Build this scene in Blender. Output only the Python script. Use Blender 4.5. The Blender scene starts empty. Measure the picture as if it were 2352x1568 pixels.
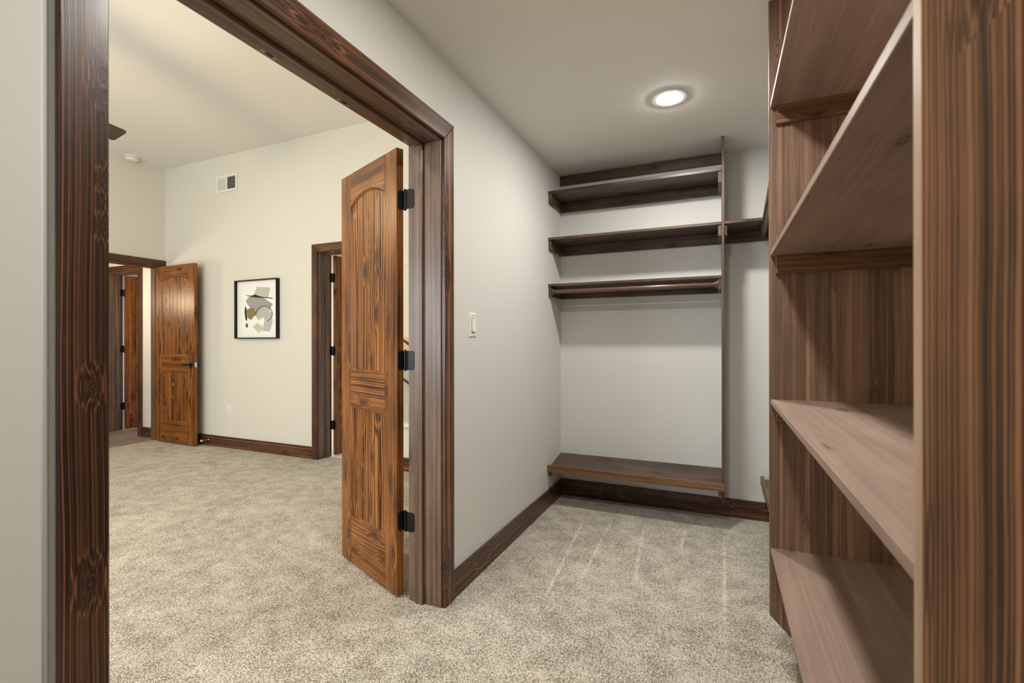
import bpy, bmesh, math, random
from mathutils import Vector, Matrix

rnd = random.Random(7)
SC = bpy.context.scene
COL = SC.collection
H = 2.438          # closet ceiling
HB = 3.25          # bedroom ceiling
YP = 0.055         # bedroom picture wall plane
XB = -5.0          # bedroom far-left wall plane
WT = 0.172         # wall thickness at the closet door
XR = 1.76          # closet right wall

# ---------------------------------------------------------------- camera
def make_camera():
    cd = bpy.data.cameras.new('camera'); co = bpy.data.objects.new('camera', cd); COL.objects.link(co)
    yaw, pitch, roll, f = -0.4137, 0.0003, -0.0013, 1088.5
    fw = Vector((math.sin(yaw), math.cos(yaw), 0)); rt = Vector((math.cos(yaw), -math.sin(yaw), 0)); up = Vector((0, 0, 1))
    fw2 = math.cos(pitch)*fw + math.sin(pitch)*up; up2 = math.cos(pitch)*up - math.sin(pitch)*fw
    r3 = math.cos(roll)*rt + math.sin(roll)*up2; u3 = math.cos(roll)*up2 - math.sin(roll)*rt
    m = Matrix((r3, u3, -fw2)).transposed().to_4x4()
    m.translation = Vector((1.1244, -3.4964, 1.1724))
    co.matrix_world = m
    cd.sensor_width = 36.0; cd.lens = f/2352*36.0; cd.clip_start = 0.02
    cd.dof.use_dof = True; cd.dof.focus_distance = 3.0; cd.dof.aperture_fstop = 5.0
    SC.camera = co
make_camera()

# ---------------------------------------------------------------- world, lights, exposure
W = bpy.data.worlds.new('world'); SC.world = W; W.use_nodes = True
W.node_tree.nodes['Background'].inputs[0].default_value = (0.75, 0.87, 1.0, 1)
W.node_tree.nodes['Background'].inputs[1].default_value = 1.0
vs = SC.view_settings
vs.view_transform = 'Standard'; vs.look = 'None'; vs.gamma = 1.0; vs.use_curve_mapping = False
vs.exposure = 0.0

def lamp(name, kind, loc, power, color, size=0.1, size_y=None, aim=None, spread=None):
    ld = bpy.data.lights.new(name, kind); ld.energy = power; ld.color = color
    if kind == 'AREA':
        if size_y: ld.shape = 'RECTANGLE'; ld.size = size; ld.size_y = size_y
        else: ld.shape = 'DISK'; ld.size = size
        if spread: ld.spread = spread
    else: ld.shadow_soft_size = size
    o = bpy.data.objects.new(name, ld); COL.objects.link(o); o.location = loc
    if aim is not None:
        o.rotation_euler = (Vector(aim)-Vector(loc)).to_track_quat('-Z', 'Y').to_euler()
    return o
NEUT = (1.0, 0.955, 0.885)
WARM = (1.0, 0.74, 0.42)
# closet downlights: the one in view and the two of the same row above and behind the camera
lamp('downlight_lamp', 'AREA', (0.885, -0.915, 2.4205), 13.0, NEUT, 0.12)
lamp('downlight_lamp', 'AREA', (0.93, -2.42, 2.434), 20.5, NEUT, 0.12)
lamp('downlight_lamp', 'AREA', (0.98, -4.15, 2.434), 9.0, NEUT, 0.12)
# bedroom: daylight through the south window, ceiling fan light, unseen fill lights added at the window end
lamp('window_daylight', 'AREA', (-2.2, -5.24, 1.45), 108.0, (0.82, 0.92, 1.0), 2.3, 1.3, aim=(-2.2, 0, 1.2))
lamp('fan_lamp', 'POINT', (-2.45, -2.27, 2.36), 62.0, WARM, 0.09)
lamp('bedroom_fill_light', 'AREA', (-1.3, -4.2, HB-0.004), 20.0, (1.0, 0.88, 0.70), 0.14)
lamp('bedroom_fill_light', 'AREA', (-3.9, -4.2, HB-0.004), 20.0, (1.0, 0.88, 0.70), 0.14)
# hallway lamp; unseen fill lights added in the two rooms beyond the doors
lamp('hall_lamp', 'POINT', (-5.74, -0.78, 1.72), 32.0, (1.0, 0.76, 0.48), 0.12)
lamp('far_room_fill_light', 'AREA', (-6.3, 1.6, 2.5), 40.0, (0.85, 0.93, 1.0), 0.8, 0.8, aim=(-6.3, 1.6, 0))
lamp('bath_fill_light', 'AREA', (-2.6, 1.7, 2.5), 40.0, (1.0, 0.97, 0.92), 0.8, 0.8, aim=(-2.6, 1.7, 0))

# ---------------------------------------------------------------- material helpers
class NT:
    def __init__(s, name):
        s.m = bpy.data.materials.new(name); s.m.use_nodes = True
        s.t = s.m.node_tree; s.n = s.t.nodes; s.b = s.n['Principled BSDF']
    def node(s, typ, **kw):
        n = s.n.new(typ)
        for k, v in kw.items(): setattr(n, k, v)
        return n
    def set(s, sock, v):
        if hasattr(v, 'is_output') or isinstance(v, bpy.types.NodeSocket): s.t.links.new(v, sock)
        else: sock.default_value = v
    def math(s, op, a, b=0.0, c=0.0, clamp=False):
        n = s.node('ShaderNodeMath', operation=op, use_clamp=clamp)
        s.set(n.inputs[0], a); s.set(n.inputs[1], b); s.set(n.inputs[2], c)
        return n.outputs[0]
    def vmul(s, v, xyz):
        n = s.node('ShaderNodeVectorMath', operation='MULTIPLY'); s.set(n.inputs[0], v); n.inputs[1].default_value = xyz
        return n.outputs[0]
    def noise(s, v, scale=1.0, detail=2.0, rough=0.5, dim='3D'):
        n = s.node('ShaderNodeTexNoise', noise_dimensions=dim); s.set(n.inputs['Vector'], v)
        n.inputs['Scale'].default_value = scale; n.inputs['Detail'].default_value = detail; n.inputs['Roughness'].default_value = rough
        return n.outputs[0]
    def mix(s, f, a, b):
        n = s.node('ShaderNodeMix', data_type='RGBA'); s.set(n.inputs[0], f)
        s.set(n.inputs[6], a if isinstance(a, bpy.types.NodeSocket) else (*a, 1)); s.set(n.inputs[7], b if isinstance(b, bpy.types.NodeSocket) else (*b, 1))
        return n.outputs[2]
    def smooth(s, v, a, b, c=0.0, d=1.0):
        n = s.node('ShaderNodeMapRange', interpolation_type='SMOOTHSTEP'); s.set(n.inputs[0], v)
        for i, x in enumerate((a, b, c, d)): n.inputs[i+1].default_value = x
        return n.outputs[0]
    def bump(s, h, strength, dist):
        n = s.node('ShaderNodeBump'); n.inputs['Strength'].default_value = strength; n.inputs['Distance'].default_value = dist
        s.set(n.inputs['Height'], h); s.t.links.new(n.outputs[0], s.b.inputs['Normal'])

def wood(name, dark, light, knot=(0.012, 0.006, 0.004), rough=0.35, freq=95, contrast=0.75, blotch=0.6, kdens=0.5, coat=0.0, fib=0.3, shift=0.4, wave=1.0, strips=0.0, sharp=3.0, kscale=1.0, streaks=1.2, flat=0.25, spec=0.5, knots=None):
    k = NT(name)
    at = k.node('ShaderNodeAttribute', attribute_name='wc', attribute_type='GEOMETRY')
    P = at.outputs['Vector']
    sep = k.node('ShaderNodeSeparateXYZ'); k.set(sep.inputs[0], P)
    a, w, t = sep.outputs
    if strips:      # panel glued up from narrow staves: each stave has its own heart and tone
        cell = k.math('FLOOR', k.math('DIVIDE', w, strips))
        wn = k.node('ShaderNodeTexWhiteNoise', noise_dimensions='1D'); k.set(wn.inputs['W'], cell)
        rv = wn.outputs['Value']
        a = k.math('MULTIPLY_ADD', rv, 31.0, a)
        wl = k.math('ADD', k.math('SUBTRACT', w, k.math('MULTIPLY', cell, strips)), k.math('MULTIPLY_ADD', rv, 0.10, -0.09))
        c3 = k.node('ShaderNodeCombineXYZ'); k.set(c3.inputs[0], a); k.set(c3.inputs[1], wl); k.set(c3.inputs[2], t)
        P = c3.outputs[0]
    else:
        rv = 0.5; wl = w
    n1 = k.noise(k.vmul(P, (0.7, 3, 3)), 1, 2)
    if knots: wl = k.math('ADD', w, 0.075)
    w2 = k.math('ADD', wl, k.math('MULTIPLY', k.math('SUBTRACT', n1, 0.5), 0.085*wave))
    n2 = k.noise(k.vmul(P, (2.6, 16, 16)), 1, 2)
    w3 = k.math('ADD', w2, k.math('MULTIPLY', k.math('SUBTRACT', n2, 0.5), 0.012*wave))
    r = k.math('SQRT', k.math('ADD', k.math('MULTIPLY', w3, w3), k.math('MULTIPLY', t, t)))
    # knots
    cmb = k.node('ShaderNodeCombineXYZ'); k.set(cmb.inputs[0], k.math('MULTIPLY', a, 3.0*kscale)); k.set(cmb.inputs[1], k.math('MULTIPLY', w, 8.5*kscale))
    vo = k.node('ShaderNodeTexVoronoi', voronoi_dimensions='2D', feature='F1'); k.set(vo.inputs['Vector'], cmb.outputs[0]); vo.inputs['Scale'].default_value = 1.0
    wobn = k.noise(k.vmul(P, (40, 110, 110)), 1, 2)
    dist = vo.outputs['Distance']
    if knots:       # this board's own knots: (along, across, radius)
        dist = None
        for (ka, kw, kr) in knots:
            da = k.math('MULTIPLY', k.math('SUBTRACT', a, ka), 0.11/(kr*1.7)); dw = k.math('MULTIPLY', k.math('SUBTRACT', w, kw), 0.11/kr)
            dd = k.math('SQRT', k.math('MULTIPLY_ADD', da, da, k.math('MULTIPLY', dw, dw)))
            dist = dd if dist is None else k.math('MINIMUM', dist, dd)
    d = k.math('MULTIPLY_ADD', k.math('SUBTRACT', wobn, 0.5), 0.09, dist)
    sc = k.node('ShaderNodeSeparateColor'); k.set(sc.inputs[0], vo.outputs['Color'])
    act = 1.0 if knots else k.math('GREATER_THAN', sc.outputs[0], 1.0-kdens)
    infl = k.math('MULTIPLY', k.smooth(dist, 0.40, 0.0), act)
    # uneven year rings
    rn = k.node('ShaderNodeTexNoise', noise_dimensions='1D'); k.set(rn.inputs['W'], k.math('MULTIPLY', r, 38.0)); rn.inputs['Detail'].default_value = 2
    ph = k.math('ADD', k.math('MULTIPLY', r, freq), k.math('MULTIPLY', infl, 1.5))
    ph = k.math('MULTIPLY_ADD', rn.outputs[0], 3.2, ph)
    s = k.math('MULTIPLY_ADD', k.math('SINE', k.math('MULTIPLY', ph, 6.2832)), 0.5, 0.5)
    s = k.math('POWER', s, sharp)
    amp = k.smooth(k.noise(k.vmul(P, (0.9, 24, 24)), 1, 2), 0.32, 0.66, flat, 1.0)
    s = k.math('MULTIPLY', s, amp)
    fibre = k.noise(k.vmul(P, (9, 420, 420)), 1, 2, 0.6)
    streak = k.noise(k.vmul(P, (1.1, 70, 70)), 1, 3, 0.6)
    bl = k.noise(k.vmul(P, (2.6, 7.5, 7.5)), 1, 3, 0.6)
    f = k.math('MULTIPLY_ADD', k.math('SUBTRACT', s, 0.25), contrast, shift)
    f = k.math('MULTIPLY_ADD', k.math('SUBTRACT', streak, 0.5), streaks, f)
    f = k.math('MULTIPLY_ADD', k.math('SUBTRACT', fibre, 0.5), fib, f)
    f = k.math('MULTIPLY_ADD', k.math('SUBTRACT', bl, 0.5), blotch*2, f)
    if strips: f = k.math('MULTIPLY_ADD', k.math('SUBTRACT', rv, 0.5), 0.34, f)
    f = k.math('MAXIMUM', k.math('MINIMUM', f, 1.0), 0.0)
    c = k.mix(f, dark, light)
    # knot cores: dark rim, warm heart
    core = k.math('MULTIPLY', k.smooth(d, 0.125, 0.06), act)
    wob = k.math('MULTIPLY_ADD', k.math('SINE', k.math('MULTIPLY', d, 95.0)), 0.5, 0.5)
    c = k.mix(core, c, k.mix(k.math('MULTIPLY', wob, 0.45), knot, light))
    halo = k.math('MULTIPLY', k.math('MULTIPLY', k.smooth(d, 0.26, 0.09), act), 0.5)
    c = k.mix(halo, c, dark)
    k.set(k.b.inputs['Base Color'], c)
    k.b.inputs['Roughness'].default_value = rough; k.b.inputs['Specular IOR Level'].default_value = spec
    if coat: k.b.inputs['Coat Weight'].default_value = coat; k.b.inputs['Coat Roughness'].default_value = 0.2
    hgt = k.math('ADD', k.math('MULTIPLY', fibre, 0.4), k.math('MULTIPLY', s, 0.3))
    hgt = k.math('SUBTRACT', hgt, k.math('MULTIPLY', core, 0.8))
    k.bump(hgt, 0.2, 0.0012)
    return k.m

def plain(name, col, rough=0.5, metal=0.0, bump=0.0, bscale=300, emit=None, spec=None):
    k = NT(name); k.b.inputs['Base Color'].default_value = (*col, 1); k.b.inputs['Roughness'].default_value = rough; k.b.inputs['Metallic'].default_value = metal
    if spec is not None: k.b.inputs['Specular IOR Level'].default_value = spec
    if emit: k.b.inputs['Emission Color'].default_value = (*emit[0], 1); k.b.inputs['Emission Strength'].default_value = emit[1]
    g = k.node('ShaderNodeTexCoord').outputs['Object']
    n = k.noise(g, bscale, 3)
    c = k.mix(k.math('MULTIPLY', k.noise(g, 3.0, 2), 0.12), col, tuple(x*0.86 for x in col)); k.set(k.b.inputs['Base Color'], c)
    if bump: k.bump(n, bump, 0.002)
    return k.m

M = {}
M['trim'] = wood('stained_knotty_alder_trim', (0.030, 0.012, 0.006), (0.285, 0.115, 0.050), rough=0.34, coat=0.16, kdens=0.42, contrast=0.9, shift=0.27, freq=100, sharp=6.0, blotch=0.5, streaks=0.6, flat=0.7, wave=0.55, spec=0.35)
M['trimk'] = wood('stained_alder_post_casing', (0.026, 0.011, 0.006), (0.270, 0.110, 0.052), rough=0.34, coat=0.16, contrast=1.0, shift=0.22, freq=95, sharp=7.0, blotch=0.4, streaks=0.35, flat=0.8, wave=0.45, spec=0.35,
                  knots=[(1.690, 0.029, 0.012), (1.655, 0.034, 0.008), (1.490, 0.033, 0.007), (1.399, 0.034, 0.008), (1.088, 0.010, 0.009), (0.711, 0.008, 0.012), (0.25, -0.012, 0.010), (1.98, -0.02, 0.006)])
M['jamb'] = wood('stained_alder_jamb', (0.055, 0.030, 0.019), (0.270, 0.160, 0.100), rough=0.40, coat=0.12, kdens=0.06, freq=150, contrast=0.35, blotch=0.4, wave=0.5, fib=0.9, streaks=1.7, spec=0.5)
M['door'] = wood('orange_stained_knotty_alder', (0.040, 0.012, 0.004), (0.400, 0.143, 0.028), rough=0.36, coat=0.04, kdens=0.45, contrast=0.8, blotch=0.65, shift=0.37, wave=1.0, sharp=2.2, flat=0.7, spec=0.28)
M['plank'] = wood('orange_stained_panel_plank', (0.030, 0.009, 0.003), (0.420, 0.148, 0.028), rough=0.36, coat=0.04, kdens=0.55, contrast=1.0, blotch=0.6, shift=0.34, freq=80, sharp=1.8, wave=1.2, flat=0.8, spec=0.28)
M['shelf'] = wood('brown_stained_pine_shelf', (0.030, 0.018, 0.012), (0.185, 0.110, 0.074), rough=0.42, kdens=0.45, contrast=0.5, blotch=0.55, fib=0.3, wave=0.5, sharp=4.0)
M['tower'] = wood('brown_stained_pine_tower', (0.140, 0.082, 0.052), (0.560, 0.320, 0.200), knot=(0.34, 0.19, 0.10), rough=0.5, kdens=0.10, contrast=0.45, blotch=0.25, fib=0.45, freq=190, wave=0.4, strips=0.088, kscale=2.4, shift=0.36, sharp=5.0, streaks=0.9)
M['towerend'] = wood('brown_striped_pine_tower_end', (0.075, 0.038, 0.022), (0.560, 0.270, 0.130), rough=0.5, kdens=0.25, contrast=0.75, blotch=0.35, fib=0.35, freq=85, wave=0.55, kscale=1.3, shift=0.38, sharp=2.5, streaks=1.3, flat=0.8)
M['towershelf'] = wood('brown_stained_pine_tower_shelf', (0.215, 0.145, 0.112), (0.520, 0.375, 0.300), rough=0.55, kdens=0.12, contrast=0.22, blotch=0.3, fib=0.3, freq=130, wave=0.5, strips=0.11, shift=0.45, streaks=0.6)
M['edgelit'] = wood('pale_lit_board_edge', (0.40, 0.27, 0.18), (0.66, 0.46, 0.33), rough=0.55, kdens=0.0, contrast=0.2, blotch=0.3, fib=0.4)  # light falling on the tower's near front edge, painted in as paler wood
M['cleat'] = wood('orange_brown_pine_cleat', (0.070, 0.032, 0.013), (0.330, 0.160, 0.065), rough=0.46, kdens=0.4, contrast=0.5, blotch=0.25, kscale=1.5, sharp=2.0)
M['wall'] = plain('greige_wall_paint', (0.675, 0.67, 0.635), 0.6, bump=0.05, bscale=420, spec=0.3)
M['wallb'] = plain('cream_wall_paint', (0.710, 0.690, 0.620), 0.6, bump=0.05, bscale=420, spec=0.3)
M['ceil'] = plain('flat_ceiling_paint', (0.86, 0.85, 0.80), 0.85, bump=0.05, bscale=500, spec=0.15)
M['ceilb'] = plain('flat_cream_ceiling_paint', (0.82, 0.80, 0.745), 0.85, bump=0.05, bscale=500, spec=0.15)
M['white'] = plain('white_plastic', (0.80, 0.78, 0.73), 0.4)
M['whitep'] = plain('white_paint', (0.82, 0.82, 0.80), 0.6)
M['black'] = plain('oil_rubbed_black_metal', (0.012, 0.012, 0.011), 0.38, 0.6)
M['dark'] = plain('dark_gap', (0.02, 0.018, 0.015), 0.8)
M['steel'] = plain('satin_steel', (0.6, 0.58, 0.54), 0.3, 1.0)
M['brass'] = plain('dull_brass', (0.30, 0.24, 0.14), 0.35, 1.0)
M['paper'] = plain('white_art_paper', (0.86, 0.86, 0.84), 0.7)
M['lens'] = plain('lit_lens', (1, 1, 1), 0.5, emit=((1.0, 0.97, 0.92), 210.0))
M['glass'] = plain('window_glass', (0.9, 0.95, 1.0), 0.05)
M['fan'] = plain('dark_bronze_fan', (0.045, 0.035, 0.024), 0.4)
M['globe'] = plain('lit_frosted_globe', (1, 1, 1), 0.5, emit=((1.0, 0.8, 0.5), 3.0))

def carpet():
    k = NT('speckled_beige_carpet')
    g = k.node('ShaderNodeTexCoord').outputs['Object']
    sep = k.node('ShaderNodeSeparateXYZ'); k.set(sep.inputs[0], g)
    vt = k.node('ShaderNodeTexVoronoi', voronoi_dimensions='2D', feature='F1'); k.set(vt.inputs['Vector'], g); vt.inputs['Scale'].default_value = 310
    vsep = k.node('ShaderNodeSeparateColor'); k.set(vsep.inputs[0], vt.outputs['Color'])
    tuft = k.math('MULTIPLY_ADD', k.math('POWER', vsep.outputs[0], 0.62), 0.95, k.math('MULTIPLY', vt.outputs['Distance'], -0.45))
    tuft2 = k.noise(g, 120, 2, 0.6)
    mott = k.noise(g, 9.5, 4, 0.6)
    mott2 = k.noise(g, 2.2, 2, 0.5)
    f = k.math('MULTIPLY_ADD', tuft, 1.15, 0.06)
    f = k.math('MULTIPLY_ADD', k.math('SUBTRACT', tuft2, 0.5), 1.5, f)
    f = k.math('MULTIPLY_ADD', k.math('SUBTRACT', mott, 0.5), 1.05, f)
    f = k.math('MULTIPLY_ADD', k.math('SUBTRACT', mott2, 0.5), 0.45, f)
    # strips of lifted pile left by the vacuum cleaner inside the closet
    x, y = sep.outputs[0], sep.outputs[1]
    tot = None
    for (x0, y0, x1, y1) in ((0.300, -0.42, 0.383, -1.40), (0.473, -0.40, 0.495, -1.22), (0.680, -0.40, 0.737, -1.10), (0.926, -0.33, 0.918, -0.63), (1.146, -0.46, 1.140, -1.30)):
        sl = (x1-x0)/(y1-y0)
        dx = k.math('ABSOLUTE', k.math('SUBTRACT', x, k.math('MULTIPLY_ADD', y, sl, x0-sl*y0)))
        line = k.math('MULTIPLY', k.smooth(dx, 0.013, 0.003), k.math('MULTIPLY', k.smooth(y, y1-0.12, y1+0.1), k.smooth(y, y0+0.02, y0-0.1)))
        tot = line if tot is None else k.math('ADD', tot, line)
    tot = k.math('MULTIPLY', tot, k.smooth(k.noise(g, 14, 2), 0.30, 0.62))
    f = k.math('MULTIPLY_ADD', tot, 0.46, f, clamp=True)
    c = k.mix(f, (0.150, 0.120, 0.078), (0.740, 0.690, 0.590))
    k.set(k.b.inputs['Base Color'], c); k.b.inputs['Roughness'].default_value = 0.95
    k.b.inputs['Specular IOR Level'].default_value = 0.1
    k.b.inputs['Sheen Weight'].default_value = 0.15
    k.bump(k.math('ADD', tuft, k.math('MULTIPLY', tuft2, 0.7)), 0.4, 0.006)
    return k.m
M['carpet'] = carpet()

# ---------------------------------------------------------------- geometry helpers
def link(name, bm, mat, parent=None, axis=None, smooth=False, seed=None, wc=None):
    me = bpy.data.meshes.new(name); bm.normal_update(); bm.to_mesh(me); bm.free()
    if mat is not None: me.materials.append(mat)
    if smooth:
        for p in me.polygons: p.use_smooth = True
    if axis is not None:
        R = rnd
        vs_ = [v.co.copy() for v in me.vertices]
        lo = [min(v[i] for v in vs_) for i in range(3)]; hi = [max(v[i] for v in vs_) for i in range(3)]
        oth = [i for i in range(3) if i != axis]
        oth.sort(key=lambda i: -(hi[i]-lo[i]))
        ca = R.uniform(-40, 40); wmid = (lo[oth[0]]+hi[oth[0]])/2
        ow = R.uniform(-0.05, 0.05); ot = R.choice((-1, 1))*R.uniform(0.02, 0.06)
        if wc: ca, ow, ot = wc
        tmid = (lo[oth[1]]+hi[oth[1]])/2
        at = me.attributes.new('wc', 'FLOAT_VECTOR', 'POINT')
        flat = []
        for v in vs_: flat += [v[axis]+ca, v[oth[0]]-wmid+ow, v[oth[1]]-tmid+ot]
        at.data.foreach_set('vector', flat)
    o = bpy.data.objects.new(name, me); COL.objects.link(o)
    if parent is not None: o.parent = parent
    return o

def box_bm(lo, hi, bevel=0.0, bm=None):
    bm = bm or bmesh.new()
    vs_ = [bm.verts.new((x, y, z)) for x in (lo[0], hi[0]) for y in (lo[1], hi[1]) for z in (lo[2], hi[2])]
    F = [(0, 1, 3, 2), (4, 6, 7, 5), (0, 4, 5, 1), (2, 3, 7, 6), (0, 2, 6, 4), (1, 5, 7, 3)]
    fs = [bm.faces.new([vs_[i] for i in f]) for f in F]
    if bevel:
        es = list({e for f in fs for e in f.edges})
        bmesh.ops.bevel(bm, geom=es, offset=bevel, segments=1, profile=0.5, affect='EDGES')
    return bm

def off(p, o): return tuple(a-b for a, b in zip(p, o))
def board(name, lo, hi, axis, mat, parent=None, org=(0, 0, 0), bevel=0.0015, **kw):
    return link(name, box_bm(off(lo, org), off(hi, org), bevel), M[mat], parent, axis, **kw)

def prism_bm(poly, ax, t0, t1, bevel=0.0, bm=None):
    """poly of (p, q) in the plane of the two other axes (ascending order), extruded along ax."""
    bm = bm or bmesh.new()
    oth = [i for i in range(3) if i != ax]
    def mk(p, t):
        c = [0, 0, 0]; c[oth[0]], c[oth[1]] = p; c[ax] = t; return bm.verts.new(c)
    A = [mk(p, t0) for p in poly]; B = [mk(p, t1) for p in poly]
    n = len(poly); fs = [bm.faces.new(A), bm.faces.new(B[::-1])]
    for i in range(n): fs.append(bm.faces.new((A[i], B[i], B[(i+1) % n], A[(i+1) % n])))
    bmesh.ops.recalc_face_normals(bm, faces=fs)
    if bevel:
        es = list({e for f in fs[:2] for e in f.edges})
        bmesh.ops.bevel(bm, geom=es, offset=bevel, segments=1, profile=0.5, affect='EDGES')
    return bm

def lathe_bm(profile, ax=2, c=(0, 0, 0), n=32, bm=None):
    bm = bm or bmesh.new(); oth = [i for i in range(3) if i != ax]; rings = []
    for (r, t) in profile:
        ring = []
        for i in range(n):
            a = 2*math.pi*i/n; p = [0, 0, 0]; p[ax] = c[ax]+t; p[oth[0]] = c[oth[0]]+r*math.cos(a); p[oth[1]] = c[oth[1]]+r*math.sin(a)
            ring.append(bm.verts.new(p))
        rings.append(ring)
    for A, B in zip(rings, rings[1:]):
        for i in range(n): bm.faces.new((A[i], A[(i+1) % n], B[(i+1) % n], B[i]))
    bm.faces.new(rings[0][::-1]); bm.faces.new(rings[-1])
    bmesh.ops.recalc_face_normals(bm, faces=bm.faces[:])
    return bm

def empty(name, loc, rz=0.0):
    o = bpy.data.objects.new(name, None); COL.objects.link(o); o.location = loc; o.rotation_euler = (0, 0, rz); o.empty_display_size = 0.05
    return o
def tag(o, label=None, cat=None, group=None, kind=None):
    if label: o['label'] = label
    if cat: o['category'] = cat
    if group: o['group'] = group
    if kind: o['kind'] = kind
    return o
def struct(name, bm, mat, label, cat, parent=None, axis=None):
    return tag(link(name, bm, M[mat], parent, axis), label, cat, kind='structure')

# ---------------------------------------------------------------- room shell
def wall(name, boxes, mat, label):
    bm = bmesh.new()
    for lo, hi in boxes: box_bm(lo, hi, 0, bm)
    return struct(name, bm, mat, label, 'wall')

# openings
DY0, DY1, DZ = -2.952, -1.713, 2.062       # closet door jamb faces and head
JT = 0.018
# wall between closet and bedroom (closet door opening)
wall('wall_left', [((-WT, DY1+JT, 0), (0, 0.0, HB)), ((-WT, DY0-JT, DZ+JT), (0, DY1+JT, HB)), ((-WT, -5.4, 0), (0, DY0-JT, HB))], 'wall', 'pale greige closet wall that holds the wide door opening and the light switch')
# boxed chase beside the camera, rounded drywall corner
def chase():
    x1, y1, r = 0.013, -3.0540, 0.005
    pts = [(0.001, y1)]
    for i in range(7):
        a = math.pi/2*(1-i/6); pts.append((x1-r+r*math.cos(a), y1-r+r*math.sin(a)))
    pts += [(x1, -4.799), (0.001, -4.799)]
    bm = prism_bm(pts, 2, 0.0, H, 0)
    o = struct('wall_near', bm, 'wall', 'plain greige wall bump-out with rounded corner beside the dark door post', 'wall')
    for p in o.data.polygons: p.use_smooth = len(p.vertices) == 4 and abs(p.normal.z) < 0.1 and p.area < 0.03
chase()
wall('wall_back', [((-WT+0.002, 0.0, 0), (XR+0.1, 0.14, H+0.1))], 'wall', 'greige closet back wall behind the wooden shelves')
wall('wall_right', [((XR, -4.8, 0), (XR+0.1, 0, H+0.1))], 'wall', 'closet wall behind the tall shelf tower')
wall('wall_rear', [((0.0, -4.9, 0), (XR+0.1, -4.8, H+0.1))], 'wall', 'closet wall behind the camera')
def slab(name, lo, hi, mat, label, cat): return struct(name, box_bm(lo, hi), mat, label, cat)
slab('ceiling', (0.0, -4.9, H), (XR+0.1, 0.14, H+0.1), 'ceil', 'flat pale closet ceiling with one round downlight', 'ceiling')
# bedroom
D2X0, D2X1 = -2.533, -1.77      # door in the picture wall (jamb faces)
PW = 0.165                      # picture wall thickness
wall('wall_bedroom_back', [((-5.165+0.165, YP, 0), (D2X0-JT, YP+PW, HB)), ((D2X0-JT, YP, DZ+JT), (D2X1+JT, YP+PW, HB)), ((D2X1+JT, YP, 0), (-WT, YP+PW, HB))], 'wallb', 'cream bedroom wall with the framed abstract picture and air vent')
D1Y0, D1Y1 = -0.785, -0.014     # bedroom entry door opening in the far-left wall
wall('wall_bedroom_left', [((-5.165, D1Y1+JT, DZ+JT), (XB, YP+PW, HB)), ((-5.165, D1Y1+JT, 0), (XB, YP-0.0, DZ+JT)), ((-5.165, D1Y0-JT, DZ+JT), (XB, D1Y1+JT, HB)), ((-5.165, -5.4, 0), (XB, D1Y0-JT, HB))], 'wallb', 'cream bedroom wall above the hallway doorway')
WX0, WX1, WZ0, WZ1 = -3.4, -1.0, 0.8, 2.1
wall('wall_bedroom_south', [((-5.165, -5.4, 0), (WX0, -5.25, HB)), ((WX1, -5.4, 0), (-WT, -5.25, HB)), ((WX0, -5.4, 0), (WX1, -5.25, WZ0)), ((WX0, -5.4, WZ1), (WX1, -5.25, HB))], 'wallb', 'cream bedroom wall with the daylight window')
slab('ceiling_bedroom', (-5.165, -5.4, HB), (0.0, YP+PW, HB+0.1), 'ceilb', 'high cream bedroom ceiling with smoke detector and fan', 'ceiling')
# floors
slab('floor', (XB-0.075, -5.4, -0.05), (XR+0.1, YP+PW-0.04, 0.0), 'carpet', 'speckled beige carpet running through bedroom and closet', 'floor')

def hall():
    # hallway north wall shares the picture wall plane; door 4 opening
    x0, x1 = -6.20, -5.535
    wall('wall_hall', [((x1+JT, YP, 0), (-5.165, YP+PW, 2.75)), ((x0-JT, YP, DZ+JT), (x1+JT, YP+PW, 2.75)), ((-9.0, YP, 0), (x0-JT, YP+PW, 2.75))], 'whitep', 'white hallway wall beyond the far bedroom doorway')
    wall('wall_hall_far', [((-9.1, -3.2, 0), (-9.0, 2.9, 2.75)), ((-9.0, -3.3, 0), (-5.165, -3.2, 2.75))], 'whitep', 'hallway end walls')
    slab('ceiling_hall', (-9.0, -3.3, 2.75), (-5.165, YP+PW, 2.85), 'whitep', 'white hallway ceiling', 'ceiling')
    wall('wall_far_room', [((-9.0, 2.8, 0), (-0.2, 2.9, 2.75)), ((-4.3, YP+PW, 0), (-4.2, 2.8, 2.75)), ((-0.4, YP+PW, 0), (-0.3, 2.8, 2.75))], 'whitep', 'white walls of the rooms beyond the far doors')
    slab('ceiling_far_room', (-9.0, YP+PW, 2.75), (-0.2, 2.9, 2.85), 'whitep', 'white ceiling of the rooms beyond the far doors', 'ceiling')
    # plank floor
    fl = struct('floor_hall', box_bm((-9.0, -3.3, -0.06), (XB-0.075, 2.9, -0.006)), 'dark', 'grey-brown plank flooring in the hallway', 'floor')
    y = -0.9; i = 0
    while y < 2.0:
        xs = [-9.0, -7.7+0.35*(i % 3), -6.35+0.28*(i % 4), XB-0.076]
        for a, b in zip(xs, xs[1:]):
            board('plank', (a+0.0008, y+0.0008, -0.0058), (b-0.0008, y+0.1392, 0.0), 0, 'floorplank', fl, bevel=0.0012)
        y += 0.14; i += 1
    struct('floor_bath', box_bm((-4.2, YP+PW-0.04, -0.05), (-0.3, 2.8, -0.001)), 'whitep', 'pale floor of the room beyond the picture wall door', 'floor')
M['floorplank'] = wood('grey_brown_floor_plank', (0.20, 0.165, 0.135), (0.42, 0.36, 0.31), knot=(0.1, 0.08, 0.06), rough=0.42, kdens=0.08, contrast=0.4, blotch=0.3)
hall()

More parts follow.
